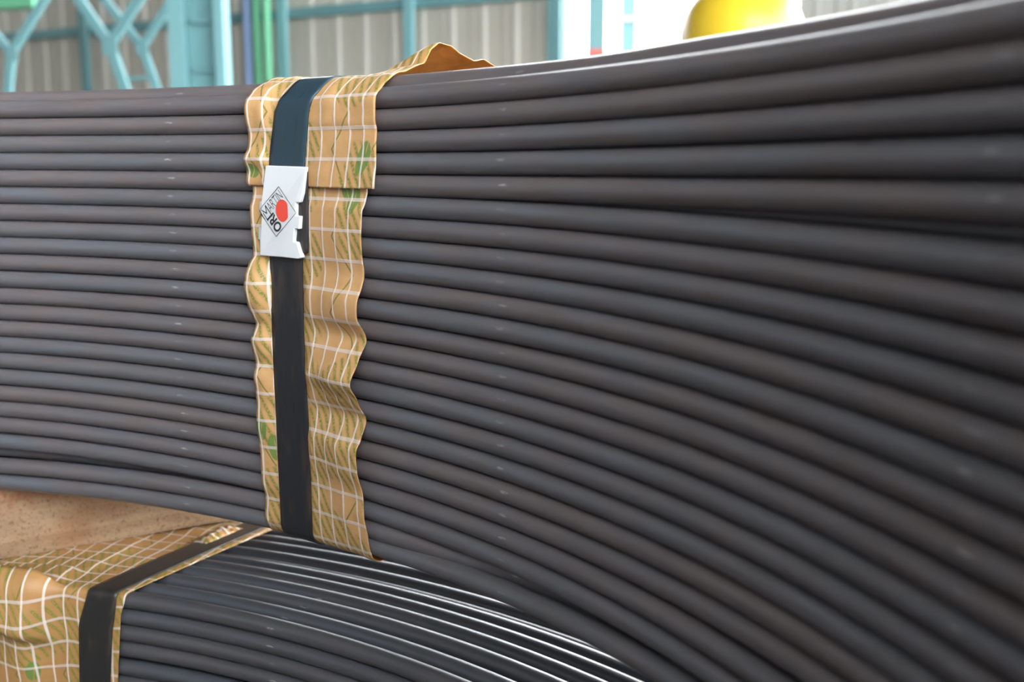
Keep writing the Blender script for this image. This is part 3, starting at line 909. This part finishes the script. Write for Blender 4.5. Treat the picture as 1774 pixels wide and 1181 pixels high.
def emblem_text(txt, fn, weight):
    cu = bpy.data.curves.new('lettering', 'FONT')
    cu.body = txt; cu.size = 1.0; cu.offset = weight; cu.resolution_u = 6
    tmp = bpy.data.objects.new('tmp', cu); COL.objects.link(tmp)
    dg = bpy.context.evaluated_depsgraph_get()
    me0 = bpy.data.meshes.new_from_object(tmp.evaluated_get(dg))
    xs = [v.co.x for v in me0.vertices]; ys = [v.co.y for v in me0.vertices]
    x0, x1, y0, y1 = min(xs), max(xs), min(ys), max(ys)
    pts = [fn((v.co.x - x0) / (x1 - x0), (v.co.y - y0) / (y1 - y0)) for v in me0.vertices]
    V = emblem_map(pts, ET, EL, EB)
    F = [tuple(p.vertices) for p in me0.polygons]
    bpy.data.objects.remove(tmp); bpy.data.curves.remove(cu)
    return mesh_obj('lettering', V, F, M_INK, emb)
# MARTIN: runs along the upper-left edge, letters stand towards that edge; the first letter is taller
emblem_text('M', lambda x, y: (0.05 + 0.24 * x, 0.47 - 0.42 * y), -0.012)
emblem_text('ARTIN', lambda x, y: (0.31 + 0.62 * x, 0.35 - 0.30 * y), -0.012)
# ORI: runs up the lower-left edge, letter tops towards that edge
emblem_text('ORI', lambda x, y: (0.37 - 0.30 * y, 0.96 - 0.56 * x), 0.03)
def red_disc():
    n = 48
    c = (54.492, -2.566); ra = 0.475; rh = 0.55
    V = []
    for i in range(n):
        t = 2 * math.pi * i / n
        a = c[0] - ra * math.cos(t); h = c[1] + rh * math.sin(t)
        a = max(a, 54.10)
        e = max(0.0, abs(a - 54.6) - 1.15)
        V.append(face_pt(a, h, EQ - 0.008))
    o = mesh_obj('red_disc', V, [tuple(range(n))], M_RED, emb)
red_disc()

# ---------------------------------------------------------------- lower coil wrap and strap
def disp_low(s, q, h, t):
    # folds hang away from the face at the free left side, lie flat under the strap
    m = 1 - sstep(t, 0.52, 0.70)
    d = 0.02 + m * (0.30 + 0.45 * noise.noise(Vector((t * 5.0, s * 0.35, 2.0))))
    if q < 0.2 and h > -31:
        # long sagging fold running down to the right below the rim
        line = -26.8 - (t - 0.1) * 3.3
        x = (h - line) / 0.55
        d += m * (1.15 / (1 + math.exp(-x * 3.0)))
    if q > 0.4:
        d += 0.16 * m * (1 + math.sin(q * 3.1 + t * 7)) * (1 - sstep(q, 4, 9)) * 0.8
        d = min(d, (0.30 if q < 2.4 else 0.15) if t < 0.8 else 0.1)
    d += 0.03 * noise.noise(Vector((t * 40, s * 2.5, 9.0))) * m
    return max(0.0, d)
PATH_LOW = [(13.0, LTOP + 0.06), (6.0, LTOP + 0.06), (1.2, LTOP + 0.06), (0.5, LTOP + 0.07), (0.08, LTOP + 0.03), (-0.12, LTOP - 0.2), (-0.14, LTOP - 0.8), (-0.14, LTOP - 4), (-0.14, LTOP - 12.0)]
def low_r(q, h): return 72.85 - max(0, q) * 0.17 + 0.40 * sstep(LTOP - h, 0.0, 1.6) + max(0, min(6.0, LTOP - h - 1.6)) * 0.12
sheet_c = band('wrapping_paper', LX, LY, PATH_LOW, lambda q, h: 86.0, low_r, disp_low, [M_PAPER_LOW, M_KRAFT], None, 90, 0.14, 0.03, vzero=0.0, warp=0.35)
tag(sheet_c, 'creased printed kraft paper wrapped over the lower coil edge', 'wrapping paper')
def crumple():
    V, F, U = [], [], []
    nu, nv = 36, 8
    for i in range(nu + 1):
        for j in range(nv + 1):
            t = i / nu; w = j / nv
            q = 8.2 + 3.6 * t; a = 74.2 - 0.17 * q + 1.25 * w
            hump = math.sin(math.pi * min(1, w * 1.1)) * (0.35 + 0.3 * noise.noise(Vector((t * 9, w * 3, 7.0)))) * math.sin(math.pi * t) ** 0.6
            hump += 0.12 * noise.noise(Vector((t * 22, w * 9, 1.0)))
            z = LTOP + 0.14 + max(0.0, hump)
            V.append(((LX + (RI + q) * math.cos(rad(a))) * P, (LY + (RI + q) * math.sin(rad(a))) * P, (H0 + z) * P))
    for i in range(nu):
        for j in range(nv):
            f = (i * (nv + 1) + j, (i + 1) * (nv + 1) + j, (i + 1) * (nv + 1) + j + 1, i * (nv + 1) + j + 1)
            F.append(f)
            U += [(k // (nv + 1) * 0.1, k % (nv + 1) * 0.15) for k in f]
    o = mesh_obj('crumpled_fold', V, F, [M_PAPER_LOW], sheet_c, smooth=True, uvs=U)
    md = o.modifiers.new('thickness', 'SOLIDIFY'); md.thickness = 0.03 * P
crumple()
PATH_LS = [(13.4, LTOP + 0.18), (6.0, LTOP + 0.18), (1.4, LTOP + 0.18), (0.4, LTOP + 0.18), (-0.1, LTOP + 0.13), (-0.27, LTOP - 0.15), (-0.28, LTOP - 0.9), (-0.28, LTOP - 4), (-0.28, LTOP - 14.0)]
def ls_l(q, h): return 75.3 - max(0, q) * 0.20 + 0.7 * sstep(LTOP - h, -0.3, 2.4) + max(0, LTOP - h - 1.6) * 0.06
def ls_r(q, h): return 73.35 - max(0, q) * 0.17 + 0.35 * sstep(LTOP - h, -0.3, 2.4) + max(0, LTOP - h - 1.6) * 0.12
strap2 = thing('steel_strap', 'black steel strap bent over the lower coil edge', 'strap', ((LX + RI * math.cos(rad(75))) * P, (LY + RI * math.sin(rad(75))) * P, (H0 + LTOP - 14) * P))
band('strap_band', LX, LY, PATH_LS, ls_l, ls_r, lambda s, q, h, t: 0.0, [M_STRAP_LOW], strap2, 8, 0.10, 0.07)
